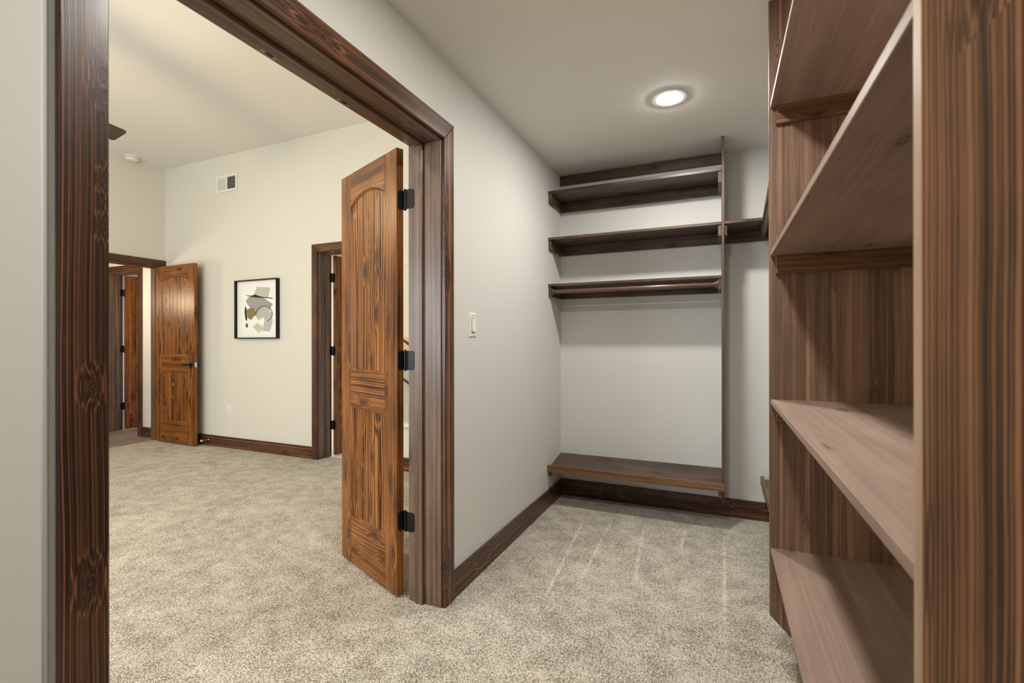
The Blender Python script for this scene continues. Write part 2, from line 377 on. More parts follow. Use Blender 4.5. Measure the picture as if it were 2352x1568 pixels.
# baseboards
BB, BT = 0.122, 0.015
def base(name, lo, hi, axis, label):
    o = board(name, lo, hi, axis, 'trim', bevel=0.002); tag(o, label, 'baseboard', kind='structure'); return o
base('baseboard_left', (0.0, -1.632, 0.0), (BT, -BT, BB), 1, 'dark wood baseboard under the light switch')
base('baseboard_back', (0.0, -BT, 0.0), (XR, 0.0, BB), 0, 'dark wood baseboard under the slanted shoe shelf')
base('baseboard_bedroom', (-4.98, YP-BT, 0.0), (-2.62, YP, BB), 0, 'reddish wood baseboard under the framed picture')
base('baseboard_bedroom_right', (-1.69, YP-BT, 0.0), (-WT, YP, BB), 0, 'reddish wood baseboard seen through the hinge gap of the big door')
base('baseboard_hall', (-5.46, YP-BT, 0.0), (-5.165, YP, BB), 0, 'short wood baseboard in the hallway')

# ---------------------------------------------------------------- door frames
def miter(name, pts, ax, t0, t1, axis, parent, org, mat='trim', wc=None):
    """flat casing piece: pts in world plane coords, minus org"""
    oth = [i for i in range(3) if i != ax]
    poly = [(p[0]-org[oth[0]], p[1]-org[oth[1]]) for p in pts]
    return link(name, prism_bm(poly, ax, t0-org[ax], t1-org[ax], 0.002), M[mat], parent, axis, wc=wc)

def closet_frame():
    org = (0, (DY0+DY1)/2, 0)
    t = tag(empty('trim_1', org), 'dark wood frame around the wide closet doorway, open to the bedroom', 'door frame', kind='structure')
    ci, co, zi, zo = 0.006, 0.083, DZ+0.006, 2.151
    y0i, y1i, y0o, y1o = DY0-ci, DY1+ci, DY0-co, DY1+co
    g = 0.0006
    miter('casing', [(y1i, 0), (y1o, 0), (y1o, zo-g), (y1i, zi-g)], 0, 0.0005, 0.0185, 2, t, org)
    miter('casing', [(y0o, 0), (y0i, 0), (y0i, zi-g), (y0o, zo-g)], 0, 0.0005, 0.0185, 2, t, org, 'trimk', (0.0, 0.0, 0.015))
    miter('head_casing', [(y0o, zo), (y0i, zi), (y1i, zi), (y1o, zo)], 0, 0.0005, 0.0185, 1, t, org)
    xj0, xj1 = -WT, 0.0
    board('jamb', (xj0, DY1, 0), (xj1, DY1+JT, DZ), 2, 'jamb', t, org)
    board('jamb', (xj0, DY0-JT, 0), (xj1, DY0, DZ), 2, 'jamb', t, org)
    board('head_jamb', (xj0, DY0-JT, DZ), (xj1, DY1+JT, DZ+JT), 1, 'jamb', t, org)
    sx0, sx1, st = -0.130, -0.089, 0.014
    board('stop', (sx0, DY1-st, 0), (sx1, DY1, DZ-st), 2, 'jamb', t, org, bevel=0.002)
    board('stop', (sx0, DY0, 0), (sx1, DY0+st, DZ-st), 2, 'jamb', t, org, bevel=0.002)
    board('head_stop', (sx0, DY0, DZ-st), (sx1, DY1, DZ), 1, 'jamb', t, org, bevel=0.002)
    for yc in (-2.455, -2.135):
        bm = box_bm(off((-0.163, yc-0.029, DZ-0.0016), org), off((-0.141, yc+0.029, DZ), org), 0.0006)
        s = link('strike_plate', bm, M['brass'], t)
        bm = box_bm(off((-0.157, yc-0.012, DZ-0.0022), org), off((-0.147, yc+0.012, DZ-0.0012), org)); link('catch_hole', bm, M['dark'], s)
        for dy in (-0.022, 0.022):
            link('screw', lathe_bm([(0.003, 0), (0.003, -0.0012), (0.001, -0.0016)], 2, off((-0.152, yc+dy, DZ-0.0014), org), 10), M['steel'], s)
closet_frame()

def bed_frame():       # far-left wall doorway
    org = (XB, (D1Y0+D1Y1)/2, 0)
    t = tag(empty('trim_2', org), 'brown wood frame of the far hallway doorway', 'door frame', kind='structure')
    zi, zo, g = DZ+0.006, 2.148, 0.0006
    yi0, yi1, yo0, yo1 = D1Y0-0.006, D1Y1+0.006, D1Y0-0.083, YP-0.0005
    x0, x1 = XB+0.0005, XB+0.0185
    miter('casing', [(yi1, 0), (yo1, 0), (yo1, zi-g), (yi1, zi-g)], 0, x0, x1, 2, t, org)
    miter('casing', [(yo0, 0), (yi0, 0), (yi0, zi-g), (yo0, zo-g)], 0, x0, x1, 2, t, org)
    miter('head_casing', [(yo0, zo), (yi0, zi), (yo1, zi), (yo1, zo)], 0, x0, x1, 1, t, org)
    board('jamb', (-5.165, D1Y1, 0), (XB, D1Y1+JT, DZ), 2, 'jamb', t, org)
    board('jamb', (-5.165, D1Y0-JT, 0), (XB, D1Y0, DZ), 2, 'jamb', t, org)
    board('head_jamb', (-5.165, D1Y0-JT, DZ), (XB, D1Y1+JT, DZ+JT), 1, 'jamb', t, org)
    board('stop', (-5.10, D1Y1-0.012, 0), (-5.06, D1Y1, DZ-0.012), 2, 'jamb', t, org)
    board('head_stop', (-5.10, D1Y0, DZ-0.012), (-5.06, D1Y1, DZ), 1, 'jamb', t, org)
bed_frame()

def y_frame(name, x0, x1, label, mat='trim', room=-1):     # doorway in the plane y = YP
    org = ((x0+x1)/2, YP, 0)
    t = tag(empty(name, org), label, 'door frame', kind='structure')
    zi, zo, g = DZ+0.006, 2.145, 0.0006
    xi0, xi1, xo0, xo1 = x0-0.006, x1+0.006, x0-0.083, x1+0.083
    y0, y1 = YP-0.0185, YP-0.0005
    miter('casing', [(xo0, 0), (xi0, 0), (xi0, zi-g), (xo0, zo-g)], 1, y0, y1, 2, t, org)
    miter('casing', [(xi1, 0), (xo1, 0), (xo1, zo-g), (xi1, zi-g)], 1, y0, y1, 2, t, org)
    miter('head_casing', [(xo0, zo), (xi0, zi), (xi1, zi), (xo1, zo)], 1, y0, y1, 0, t, org)
    ya, yb = YP, YP+PW
    board('jamb', (x0-JT, ya, 0), (x0, yb, DZ), 2, 'jamb', t, org)
    board('jamb', (x1, ya, 0), (x1+JT, yb, DZ), 2, 'jamb', t, org)
    board('head_jamb', (x0-JT, ya, DZ), (x1+JT, yb, DZ+JT), 0, 'jamb', t, org)
    sy0, sy1 = yb-0.080, yb-0.038
    board('stop', (x0, sy0, 0), (x0+0.012, sy1, DZ-0.012), 2, 'jamb', t, org)
    board('stop', (x1-0.012, sy0, 0), (x1, sy1, DZ-0.012), 2, 'jamb', t, org)
    board('head_stop', (x0, sy0, DZ-0.012), (x1, sy1, DZ), 0, 'jamb', t, org)
y_frame('trim_3', D2X0, D2X1, 'brown wood frame in the picture wall, half hidden by the big open door')
y_frame('trim_4', -6.20, -5.535, 'brown wood frame of the inner doorway across the hallway')

# ---------------------------------------------------------------- door leaves
def hinge_part(parent, x, y, z, dirx=1, name='hinge', jamb=None, scale=1.0):
    """black butt hinge: barrel at (x, y), one rounded leaf on the door edge, one towards jamb direction (unit 2d)."""
    hgt = 0.090
    bm = bmesh.new()
    for i in range(5):
        lathe_bm([(0.0062, 0.0), (0.0062, hgt/5-0.0012)], 2, (x, y, z-hgt/2+i*hgt/5), 14, bm)
    lathe_bm([(0.0040, -0.004), (0.0055, -0.002), (0.0045, 0.0)], 2, (x, y, z-hgt/2), 12, bm)
    lathe_bm([(0.0045, 0.0), (0.0062, 0.002), (0.0035, 0.0045)], 2, (x, y, z+hgt/2), 12, bm)
    h = link(name, bm, M['black'], parent)
    return h
def plate_bm(c, u, nrm, w, h, t, rad=0.014, side=1):
    """rounded plate: starts at c, extends w along u (2d unit), height h, thickness t along nrm; far corners rounded"""
    prof = [(0, -h/2)]
    for i in range(6):
        a = -math.pi/2+math.pi/2*i/5; prof.append((w-rad+rad*math.cos(a), -h/2+rad+rad*math.sin(a)))
    for i in range(6):
        a = math.pi/2*i/5; prof.append((w-rad+rad*math.cos(a), h/2-rad+rad*math.sin(a)))
    prof.append((0, h/2))
    bm = bmesh.new(); rings = []
    for tt in (0, t):
        rings.append([bm.verts.new((c[0]+u[0]*p+nrm[0]*tt, c[1]+u[1]*p+nrm[1]*tt, c[2]+q)) for p, q in prof])
    A, B = rings; n = len(A); bm.faces.new(A); bm.faces.new(B[::-1])
    for i in range(n): bm.faces.new((A[i], B[i], B[(i+1) % n], A[(i+1) % n]))
    bmesh.ops.recalc_face_normals(bm, faces=bm.faces[:])
    return bm

def leaf(t, Wd, nplk, stile=0.112, T=0.035, z0=0.012, ztop=2.057, lower_planks=None):
    """door leaf in local space: x from hinge edge 0..Wd, y 0..T, z up. Front (visible) face y=0."""
    rb, l0, l1, asp, apk = 0.253, 0.835, 1.022, 1.882, 1.935
    board('stile', (0, 0, z0), (stile, T, ztop), 2, 'door', t)
    board('stile', (Wd-stile, 0, z0), (Wd, T, ztop), 2, 'door', t)
    g = 0.0005
    x0, x1 = stile+g, Wd-stile-g
    board('rail', (x0, 0, z0), (x1, T, rb), 0, 'door', t)
    board('rail', (x0, 0, l0), (x1, T, l1), 0, 'door', t)
    # arched top rail
    w = x1-x0; hh = apk-asp; Rr = (w*w/4+hh*hh)/(2*hh); cx = (x0+x1)/2; cz = apk-Rr
    def arc(x): return cz+math.sqrt(max(Rr*Rr-(x-cx)**2, 0))
    N = 20
    arcp = [(x0+w*i/N, arc(x0+w*i/N)) for i in range(N+1)]
    link('rail', prism_bm(arcp+[(x1, ztop), (x0, ztop)], 1, 0, T, 0.0012), M['door'], t, 0)
    # sticking (moulded edge) inside both openings, front and back
    def stick(inner, outer):
        for (ya, yb) in ((0.0015, 0.011), (T-0.0015, T-0.011)):
            bm = bmesh.new(); n = len(inner)
            O = [bm.verts.new((p[0], ya, p[1])) for p in outer]; I = [bm.verts.new((p[0], yb, p[1])) for p in inner]
            mid = [bm.verts.new(((p[0]+q[0]*2)/3, ya+(yb-ya)*0.25, (p[1]+q[1]*2)/3)) for p, q in zip(inner, outer)]
            for i in range(n):
                j = (i+1) % n
                bm.faces.new((O[i], O[j], mid[j], mid[i])); bm.faces.new((mid[i], mid[j], I[j], I[i]))
            bmesh.ops.recalc_face_normals(bm, faces=bm.faces[:])
            link('moulding', bm, M['door'], t, 2)
    m = 0.012
    stick([(x0+m, rb+m), (x1-m, rb+m), (x1-m, l0-m), (x0+m, l0-m)], [(x0, rb), (x1, rb), (x1, l0), (x0, l0)])
    up_o = [(x0, l1), (x1, l1)]+[(x1-w*i/N, arc(x1-w*i/N)) for i in range(N+1)]
    up_i = [(x0+m, l1+m), (x1-m, l1+m)]+[(min(max(x1-w*i/N, x0+m), x1-m), arc(x1-w*i/N)-m) for i in range(N+1)]
    stick(up_i, up_o)
    # planks of the two panels, V-grooves between them
    pt0, pt1 = 0.0095, T-0.0095
    def planks(n, za, top):
        pw = w/n
        for i in range(n):
            a, b = x0+i*pw+0.0006, x0+(i+1)*pw-0.0006
            if top is None: poly = [(a, za), (b, za), (b, l0+0.004), (a, l0+0.004)]
            else:
                xs = [a+(b-a)*j/5 for j in range(6)]
                poly = [(a, za), (b, za)]+[(x, min(arc(x)+0.004, ztop-0.05)) for x in reversed(xs)]
            link('plank', prism_bm(poly, 1, pt0, pt1, 0.0032), M['plank'], t, 2)
    planks(nplk, l1-0.004, 1)
    planks(lower_planks or nplk, rb-0.004, None)

def big_door():
    # local frame: +x along leaf away from hinge, +y away from the camera side
    a = math.radians(157.1)
    ux, uy = math.cos(a), math.sin(a)
    # local y axis (0..T) must point from the visible face to the far face: rotate by -90
    o = empty('door_1', (-0.2214, -1.7343, 0.0), a)
    # with rz = a, local +y = (-sin a, cos a) = (-0.389, -0.921) which points to the camera; mirror by building T negative
    tag(o, 'tall two-panel knotty wood door swung open between the closet doorway posts', 'door', kind='structure')
    return o
d1 = big_door()

def leaf_flip(t, *args, **kw):
    """leaf whose visible face is local y=0 and whose body extends to -y"""
    before = set(COL.objects)
    leaf(t, *args, **kw)
    for o in COL.objects:
        if o not in before and o.parent == t and o.type == 'MESH':
            for v in o.data.vertices: v.co.y = -v.co.y
            o.data.flip_normals()
leaf_flip(d1, 0.588, 6)
def d1_hinges():
    a = math.radians(157.1)
    inv = Matrix.Rotation(-a, 3, 'Z')
    def loc(x, y, z): v = inv @ Vector((x+0.2214, y+1.7343, z)); return v
    for zc in (1.821, 1.0876, 0.354):
        b = loc(-0.193, -1.7085, zc)
        h = hinge_part(d1, b.x, b.y, zc)
        # plate on the door's hinge edge (local plane x=0, running from y=-0.035 to y=-0.006)
        link('hinge_leaf', plate_bm((-0.0004, -0.0335, zc), (0, 1), (-1, 0), 0.028, 0.088, 0.0022), M['black'], h)
        # strap from the barrel to the door edge corner
        c = Vector((0.0, -0.034, 0)); dv = Vector((c.x-b.x, c.y-b.y)); L = dv.length; dv /= L
        link('hinge_leaf', plate_bm((b.x, b.y, zc), (dv.x, dv.y), (-dv.y, dv.x), L+0.001, 0.088, 0.0018, rad=0.0005), M['black'], h)
        # plate on the jamb face
        j0 = loc(-0.171, -1.7135, zc); j1 = loc(-0.141, -1.7135, zc); dj = (j1-j0); dj.z = 0; Lj = dj.length; dj /= Lj
        nn = loc(-0.171, -1.7155, zc)-j0; nn.z = 0; nn.normalize()
        link('hinge_leaf', plate_bm((j0.x, j0.y, zc), (dj.x, dj.y), (nn.x, nn.y), Lj, 0.088, 0.0022), M['black'], h)
        s0 = Vector((b.x, b.y)); s1 = Vector((j0.x, j0.y)); ds = s1-s0; Ls = ds.length; ds /= Ls
        link('hinge_leaf', plate_bm((s0.x, s0.y, zc), (ds.x, ds.y), (-ds.y, ds.x), Ls+0.001, 0.088, 0.0018, rad=0.0005), M['black'], h)
        for (px, dz) in ((0.010, 0.032), (0.019, 0.0), (0.010, -0.032)):
            p = j0+dj*px+nn*0.0022
            bm = bmesh.new(); q = bmesh.ops.create_uvsphere(bm, u_segments=8, v_segments=5, radius=0.0032)
            bmesh.ops.scale(bm, vec=(1, 1, 1), verts=bm.verts); bmesh.ops.translate(bm, vec=(p.x-nn.x*0.0018, p.y-nn.y*0.0018, zc+dz), verts=bm.verts)
            link('screw', bm, M['black'], h, smooth=True)
            bm = bmesh.new(); bmesh.ops.create_uvsphere(bm, u_segments=8, v_segments=5, radius=0.0032)
            bmesh.ops.translate(bm, vec=(-0.0012, -0.0335+px+0.004, zc+dz), verts=bm.verts)
            link('screw', bm, M['black'], h, smooth=True)
d1_hinges()
# white roller catches on the free edge of the leaf
for zc in (0.992, 0.845):
    link('edge_bumper', lathe_bm([(0.004, 0), (0.004, 0.003), (0.002, 0.0045)], 0, (0.588, -0.030, zc), 10), M['white'], d1)

def far_door():
    a = math.radians(-1.8)
    t = tag(empty('door_2', (-4.995, -0.054, 0), a), 'orange-brown plank door with black lever, open at the far end of the bedroom', 'door', kind='structure')
    leaf(t, 0.745, 7)
    # lever handles and latch
    for s, y in ((-1, 0.0), (1, 0.035)):
        bm = box_bm((0.672, min(y, y+s*0.008), 0.885), (0.714, max(y, y+s*0.008), 0.945), 0.002)
        h = link('handle', bm, M['black'], t)
        ln = lathe_bm([(0.009, 0), (0.009, 0.035)], 1, (0.693, y if s > 0 else y-0.035, 0.918), 14); link('lever_neck', ln, M['black'], h)
        yy = y+s*0.040
        link('lever', prism_bm([(0.585, 0.911), (0.60, 0.908), (0.705, 0.907), (0.705, 0.928), (0.60, 0.923), (0.585, 0.919)], 1, min(yy-0.006, yy+0.006), max(yy-0.006, yy+0.006), 0.002), M['black'], h)
    link('latch_plate', box_bm((0.745, 0.006, 0.888), (0.7468, 0.029, 0.946), 0.0005), M['steel'], t)
    link('latch_bolt', box_bm((0.7465, 0.011, 0.908), (0.756, 0.024, 0.926), 0.002), M['steel'], t)
    for zc in (1.82, 1.08, 0.30): hinge_part(t, -0.006, 0.040, zc)
far_door()

def swing_door(name, px, label, ang, Wd):
    """leaf hinged on the far side of a y-frame, swung into the room beyond"""
    y = YP+PW+0.010
    t = tag(empty(name, (px, y, 0), math.radians(ang)), label, 'door', kind='structure')
    leaf_flip(t, Wd, 6)
    inv = Matrix.Rotation(-math.radians(ang), 3, 'Z')
    for zc in (1.83, 1.08, 0.32):
        h = hinge_part(t, -0.006, -0.002, zc)
        link('hinge_leaf', plate_bm((-0.003, -0.003, zc), (0, -1), (-1, 0), 0.030, 0.088, 0.0025), M['black'], h)
        u = inv @ Vector((0, -1, 0)); n = inv @ Vector((1, 0, 0))
        p = inv @ Vector((-0.004, -0.012, 0))
        link('hinge_leaf', plate_bm((p.x, p.y, zc), (u.x, u.y), (n.x, n.y), 0.032, 0.088, 0.0025), M['black'], h)
swing_door('door_3', D2X0+0.012, 'brown plank door ajar behind the picture wall frame, seen edge on', 84.0, 0.755)
swing_door('door_4', -6.20+0.012, 'reddish brown plank door standing open across the hallway', 74.0, 0.66)

# ---------------------------------------------------------------- closet shelving
PD = (1.1335, 1.1495)     # divider post x range
ZS = (2.246, 1.914, 1.583)
ST = 0.0178
SF = -0.293               # shelf front on the back wall
CH = 0.069                # cleat height
CT = 0.019                # cleat thickness
def socket(parent, c, ax, s, org, mat='shelf'):
    return link('rod_socket', lathe_bm([(0.027, 0), (0.027, s*0.008), (0.021, s*0.013), (0.021, s*0.022), (0.0185, s*0.022)], ax, off(c, org), 24), M[mat], parent, ax)
def shoe_shelf(parent, org, ax, lo, hi, mat='shelf'):
    """slanted shelf; ax = direction of its length, spans lo..hi; ax 0: along back wall, ax 1: along right wall"""
    zb, zf = 0.319, 0.2725
    dep, fr = (0.300, 0.319) if ax == 0 else (XR-1.383, XR-1.364)
    # cross-section (d, z), d = distance from the wall
    sec = [(0.0, zb), (dep, zf), (dep, zf-0.018), (0.0, zb-0.018)]
    lip = [(dep+0.0003, 0.2945), (fr, 0.2945), (fr, 0.2505), (dep+0.0003, 0.2505)]
    out = []
    for nm, s in (('shoe_shelf', sec), ('shelf_lip', lip)):
        if ax == 0: poly = [(-d-org[1], z-org[2]) for d, z in s]; bm = prism_bm(poly, 0, lo-org[0], hi-org[0], 0.0015)
        else: poly = [(XR-d-org[0], z-org[2]) for d, z in s]; bm = prism_bm(poly, 1, lo-org[1], hi-org[1], 0.0015)
        out.append(link(nm, bm, M[mat if nm == 'shoe_shelf' else 'cleat'], parent if nm == 'shoe_shelf' else out[0], ax))
    return out[0]

def back_unit():
    org = (0.57, -0.15, 0)
    t = tag(empty('closet_shelving', org), 'dark wood shelves on the closet back wall between corner and thin upright divider', 'shelving')
    x0, x1 = 0.0008, PD[0]-0.0004
    board('cleat', (x0, -CT, 2.3655), (x1, -0.0005, H-0.0015), 0, 'shelf', t, org)
    for z in ZS:
        board('shelf_board', (x0, SF, z-ST), (x1, -0.0005, z), 0, 'shelf', t, org)
        zb = z-ST-0.0003
        board('cleat', (x0, -CT, zb-CH), (x1, -0.0005, zb), 0, 'shelf', t, org)
        board('side_cleat', (x0, SF+0.008, zb-CH), (x0+CT, -CT-0.0004, zb), 1, 'shelf', t, org)
        board('side_cleat', (x1-CT, SF+0.008, zb-CH), (x1, -CT-0.0004, zb), 1, 'shelf', t, org)
    # divider with a clipped lower front corner
    yf = -0.303
    poly = [(-0.0005, 0.1235), (-0.172, 0.1235), (yf, 0.252), (yf, H-0.0015), (-0.0005, H-0.0015)]
    poly = [(p[0]-org[1], p[1]-org[2]) for p in poly]
    link('divider_panel', prism_bm(poly, 0, PD[0]-org[0], PD[1]-org[0], 0.001), M['shelf'], t, 2)
    b = shoe_shelf(t, org, 0, x0, PD[1])
    # the bench stops at the divider, so trim its right end: small support blocks
    for (a, c) in ((x0, x0+CT), (x1-CT, x1)):
        poly = [(-0.292, 0.253), (-0.292, 0.214), (-0.272, 0.214), (-0.235, 0.262)]
        link('support_block', prism_bm([(p[0]-org[1], p[1]) for p in poly], 0, a-org[0], c-org[0], 0.001), M['shelf'], t, 1)
    # rod sockets under the lowest shelf
    socket(t, (x0+CT, -0.262, 1.530), 0, 1, org); socket(t, (x1-CT, -0.262, 1.530), 0, -1, org)
    return t
back_unit()

def rod(name, p0, p1, label, r=0.0168):
    d = Vector(p1)-Vector(p0); L = d.length
    ax = 0 if abs(d.x) > abs(d.y) else 1
    t = link(name, lathe_bm([(r*0.9, 0), (r, 0.002), (r, L-0.002), (r*0.9, L)], ax, (0, 0, 0), 24), M['rod'], None, ax, smooth=False)
    for p in t.data.polygons: p.use_smooth = len(p.vertices) == 4
    t.location = p0
    if ax == 1: t.rotation_euler = (0, 0, -math.atan2(d.x, d.y))
    return tag(t, label, 'rod', 'wooden closet rods')
M['rod'] = wood('satin_brown_rod', (0.085, 0.045, 0.030), (0.19, 0.105, 0.070), rough=0.3, coat=0.3, kdens=0.0, contrast=0.3, blotch=0.15)
rod('closet_rod', (0.0008+CT+0.009, -0.262, 1.530), (PD[0]-CT-0.010, -0.262, 1.530), 'round wooden hanging rod under the lowest of the three back wall shelves')

TX = 1.292                # tower front
TY0, TY1 = -1.500, -1.481 # far side panel of the tower
TN0, TN1 = -2.9565, -2.9375
def corner_unit():
    org = (1.4, -0.4, 0)
    t = tag(empty('closet_shelving', org), 'corner shelf with hanging rod between the thin divider and the tall tower', 'shelving')
    x0, z = PD[1]+0.0004, ZS[1]-0.0005
    xf = 1.405
    zb = z-ST-0.0003
    board('shelf_board', (x0, SF-0.008, z-ST), (XR-0.0008, -0.0005, z), 0, 'shelf', t, org)
    board('shelf_board', (xf, TY1+0.0008, z-ST), (XR-0.0008, SF-0.0085, z), 1, 'shelf', t, org)
    board('cleat', (x0, -CT, zb-CH), (XR-0.0008, -0.0005, zb), 0, 'shelf', t, org)
    board('cleat', (XR-CT, TY1+0.0008, zb-CH), (XR-0.0008, -CT-0.0005, zb), 1, 'shelf', t, org)
    board('side_cleat', (x0, SF+0.008, zb-CH), (x0+CT*0.8, -CT-0.0004, zb), 1, 'shelf', t, org)
    board('side_cleat', (TX+0.004, TY1+0.0008, zb-CH), (XR-CT-0.0005, TY1+CT, zb), 0, 'shelf', t, org)
    shoe_shelf(t, org, 1, TY1+0.0008, -0.0165)
    socket(t, (1.380, -CT-0.0003, 1.862), 1, -1, org); socket(t, (1.325, TY1+CT, 1.862), 1, 1, org)
corner_unit()
rod('closet_rod', (1.325, TY1+CT+0.008, 1.862), (1.380, -CT-0.009, 1.862), 'grey-brown round rod under the corner shelf, running toward the tall tower', r=0.019)

def tower():
    org = (1.52, -2.2, 0)
    t = tag(empty('closet_shelf_tower', org), 'tall brown open shelf tower at the right edge with deep boards', 'shelving')
    xw = XR-0.0008
    def panel(y0, y1, clip, mat='tower'):
        if clip: poly = [(xw, 0.0015), (TX+0.155, 0.0015), (TX, 0.1565), (TX, H-0.0015), (xw, H-0.0015)]
        else: poly = [(xw, 0.0015), (TX, 0.0015), (TX, H-0.0015), (xw, H-0.0015)]
        link('side_panel', prism_bm([(p[0]-org[0], p[1]) for p in poly], 1, y0-org[1], y1-org[1], 0.0012), M[mat], t, 2)
    panel(TY0, TY1, True); panel(TN0, TN1, True, 'towerend')
    link('front_edge', box_bm(off((TX-0.0012, TN0, 0.1565), org), off((TX-0.0001, TN1, H-0.0015), org)), M['edgelit'], t, 2)  # thin strip whose pale colour carries the brightness of the lit edge
    for z in (0.409, 0.958, 1.506, 2.054):
        board('shelf_board', (TX+0.004, TN1+0.0004, z-0.019), (xw, TY0-0.0004, z), 1, 'towershelf', t, org)
        zb = z-0.0193
        board('cleat', (TX+0.021, TY0-0.0196, zb-0.066), (xw, TY0-0.0004, zb), 0, 'cleat', t, org)
        board('cleat', (TX+0.021, TN1+0.0004, zb-0.066), (xw, TN1+0.0196, zb), 0, 'cleat', t, org)
tower()

# ---------------------------------------------------------------- small things
def downlight():
    c = (0.885, -0.915, H)
    t = tag(empty('recessed_light', c), 'round white recessed downlight glowing in the closet ceiling', 'light')
    link('trim_ring', lathe_bm([(0.090, 0), (0.090, -0.003), (0.086, -0.006), (0.066, -0.008), (0.0625, -0.004), (0.0625, -0.001)], 2, (0, 0, 0), 48), M['white'], t, smooth=False)
    link('lens', lathe_bm([(0.0622, -0.004), (0.060, -0.010), (0.045, -0.014), (0.02, -0.016)], 2, (0, 0, 0), 48), M['lens'], t, smooth=True)
downlight()

def switch():
    yc, zc = -1.4255, 1.2545
    t = tag(empty('light_switch', (0, yc, zc)), 'white rocker light switch plate on the greige wall beside the doorway', 'switch')
    w, h = 0.037, 0.061
    bm = bmesh.new()
    # plate with bevelled rim
    A = [bm.verts.new((0.0003, sy*w, sz*h)) for sy, sz in ((-1, -1), (1, -1), (1, 1), (-1, 1))]
    B = [bm.verts.new((0.006, sy*(w-0.006), sz*(h-0.006))) for sy, sz in ((-1, -1), (1, -1), (1, 1), (-1, 1))]
    for i in range(4): bm.faces.new((A[i], A[(i+1) % 4], B[(i+1) % 4], B[i]))
    bm.faces.new(B); bm.faces.new(A[::-1])
    link('switch_plate', bm, M['white'], t)
    link('rocker_recess', box_bm((0.0055, -0.0172, -0.034), (0.0063, 0.0172, 0.034)), M['dark'], t)
    # paddle tilted out at the bottom
    bm = bmesh.new()
    P = [(0.0064, 0.0325), (0.0070, 0.0325), (0.0135, -0.0325), (0.0064, -0.0325)]
    A = [bm.verts.new((p[0], -0.0158, p[1])) for p in P]; B = [bm.verts.new((p[0], 0.0158, p[1])) for p in P]
    bm.faces.new(A); bm.faces.new(B[::-1])
    for i in range(4): bm.faces.new((A[i], B[i], B[(i+1) % 4], A[(i+1) % 4]))
    bmesh.ops.recalc_face_normals(bm, faces=bm.faces[:])
    link('rocker', bm, M['white'], t)
    for dz in (-0.048, 0.048): link('screw', lathe_bm([(0.0028, 0.006), (0.0028, 0.0068), (0.001, 0.0072)], 0, (0, 0, dz), 10), M['steel'], t)
switch()

def outlet():
    xc, zc = -3.865, 0.415
    t = tag(empty('wall_outlet', (xc, YP, zc)), 'small white power outlet low on the cream bedroom wall', 'outlet')
    bm = bmesh.new(); w, h = 0.036, 0.059
    S = ((-1, -1), (1, -1), (1, 1), (-1, 1))
    A = [bm.verts.new((sx*w, -0.0003, sz*h)) for sx, sz in S]; B = [bm.verts.new((sx*(w-0.005), -0.006, sz*(h-0.005))) for sx, sz in S]
    for i in range(4): bm.faces.new((A[i], A[(i+1) % 4], B[(i+1) % 4], B[i]))
    bm.faces.new(B); bm.faces.new(A[::-1]); bmesh.ops.recalc_face_normals(bm, faces=bm.faces[:])
    link('outlet_plate', bm, M['white'], t)
    for dz in (0.020, -0.020):
        s = link('socket_face', box_bm((-0.0165, -0.0078, dz-0.0135), (0.0165, -0.0062, dz+0.0135), 0.001), M['white'], t)
        for dx in (-0.006, 0.006): link('slot', box_bm((dx-0.001, -0.0081, dz-0.002), (dx+0.001, -0.0076, dz+0.006)), M['dark'], s)
outlet()

def vent():
    x0, x1, z0, z1 = -4.062, -3.720, 2.840, 3.028
    xc, zc = (x0+x1)/2, (z0+z1)/2
    t = tag(empty('air_vent', (xc, YP, zc)), 'white rectangular air vent with two louver banks high on the bedroom wall', 'vent')
    w, h = (x1-x0)/2, (z1-z0)/2
    bm = bmesh.new(); b = 0.026
    box_bm((-w, -0.012, -h), (-w+b, -0.0005, h), 0.002, bm); box_bm((w-b, -0.012, -h), (w, -0.0005, h), 0.002, bm)
    box_bm((-w+b, -0.012, -h), (w-b, -0.0005, -h+b), 0.002, bm); box_bm((-w+b, -0.012, h-b), (w-b, -0.0005, h), 0.002, bm)
    box_bm((-0.010, -0.011, -h+b), (0.010, -0.0008, h-b), 0.001, bm)
    link('vent_frame', bm, M['white'], t)
    link('duct_opening', box_bm((-w+b, -0.0012, -h+b), (w-b, -0.0006, h-b)), M['dark'], t)
    for side, tilt in ((-1, 0.95), (1, 0.25)):
        xa, xb = (-w+b+0.001, -0.011) if side < 0 else (0.011, w-b-0.001)
        n = 9; zz0, zz1 = -h+b, h-b
        for i in range(n):
            z = zz0+(i+0.5)*(zz1-zz0)/n; hh = (zz1-zz0)/n*0.56*tilt+0.0008
            poly = [(-0.0105, z-hh), (-0.0098, z-hh-0.0008), (-0.0022, z+hh-0.0008), (-0.003, z+hh)]
            link('louver', prism_bm(poly, 0, xa, xb), M['white'], t)
vent()

def smoke():
    c = (-4.915, -0.34, HB)
    t = tag(empty('smoke_detector', c), 'round white smoke detector on the bedroom ceiling near the far wall', 'detector')
    link('mount_plate', lathe_bm([(0.072, 0), (0.072, -0.010), (0.070, -0.012)], 2, (0, 0, 0), 36), M['white'], t)
    link('detector_cap', lathe_bm([(0.064, -0.0125), (0.064, -0.030), (0.055, -0.042), (0.03, -0.047), (0.01, -0.048)], 2, (0, 0, 0), 36), M['white'], t, smooth=True)
smoke()

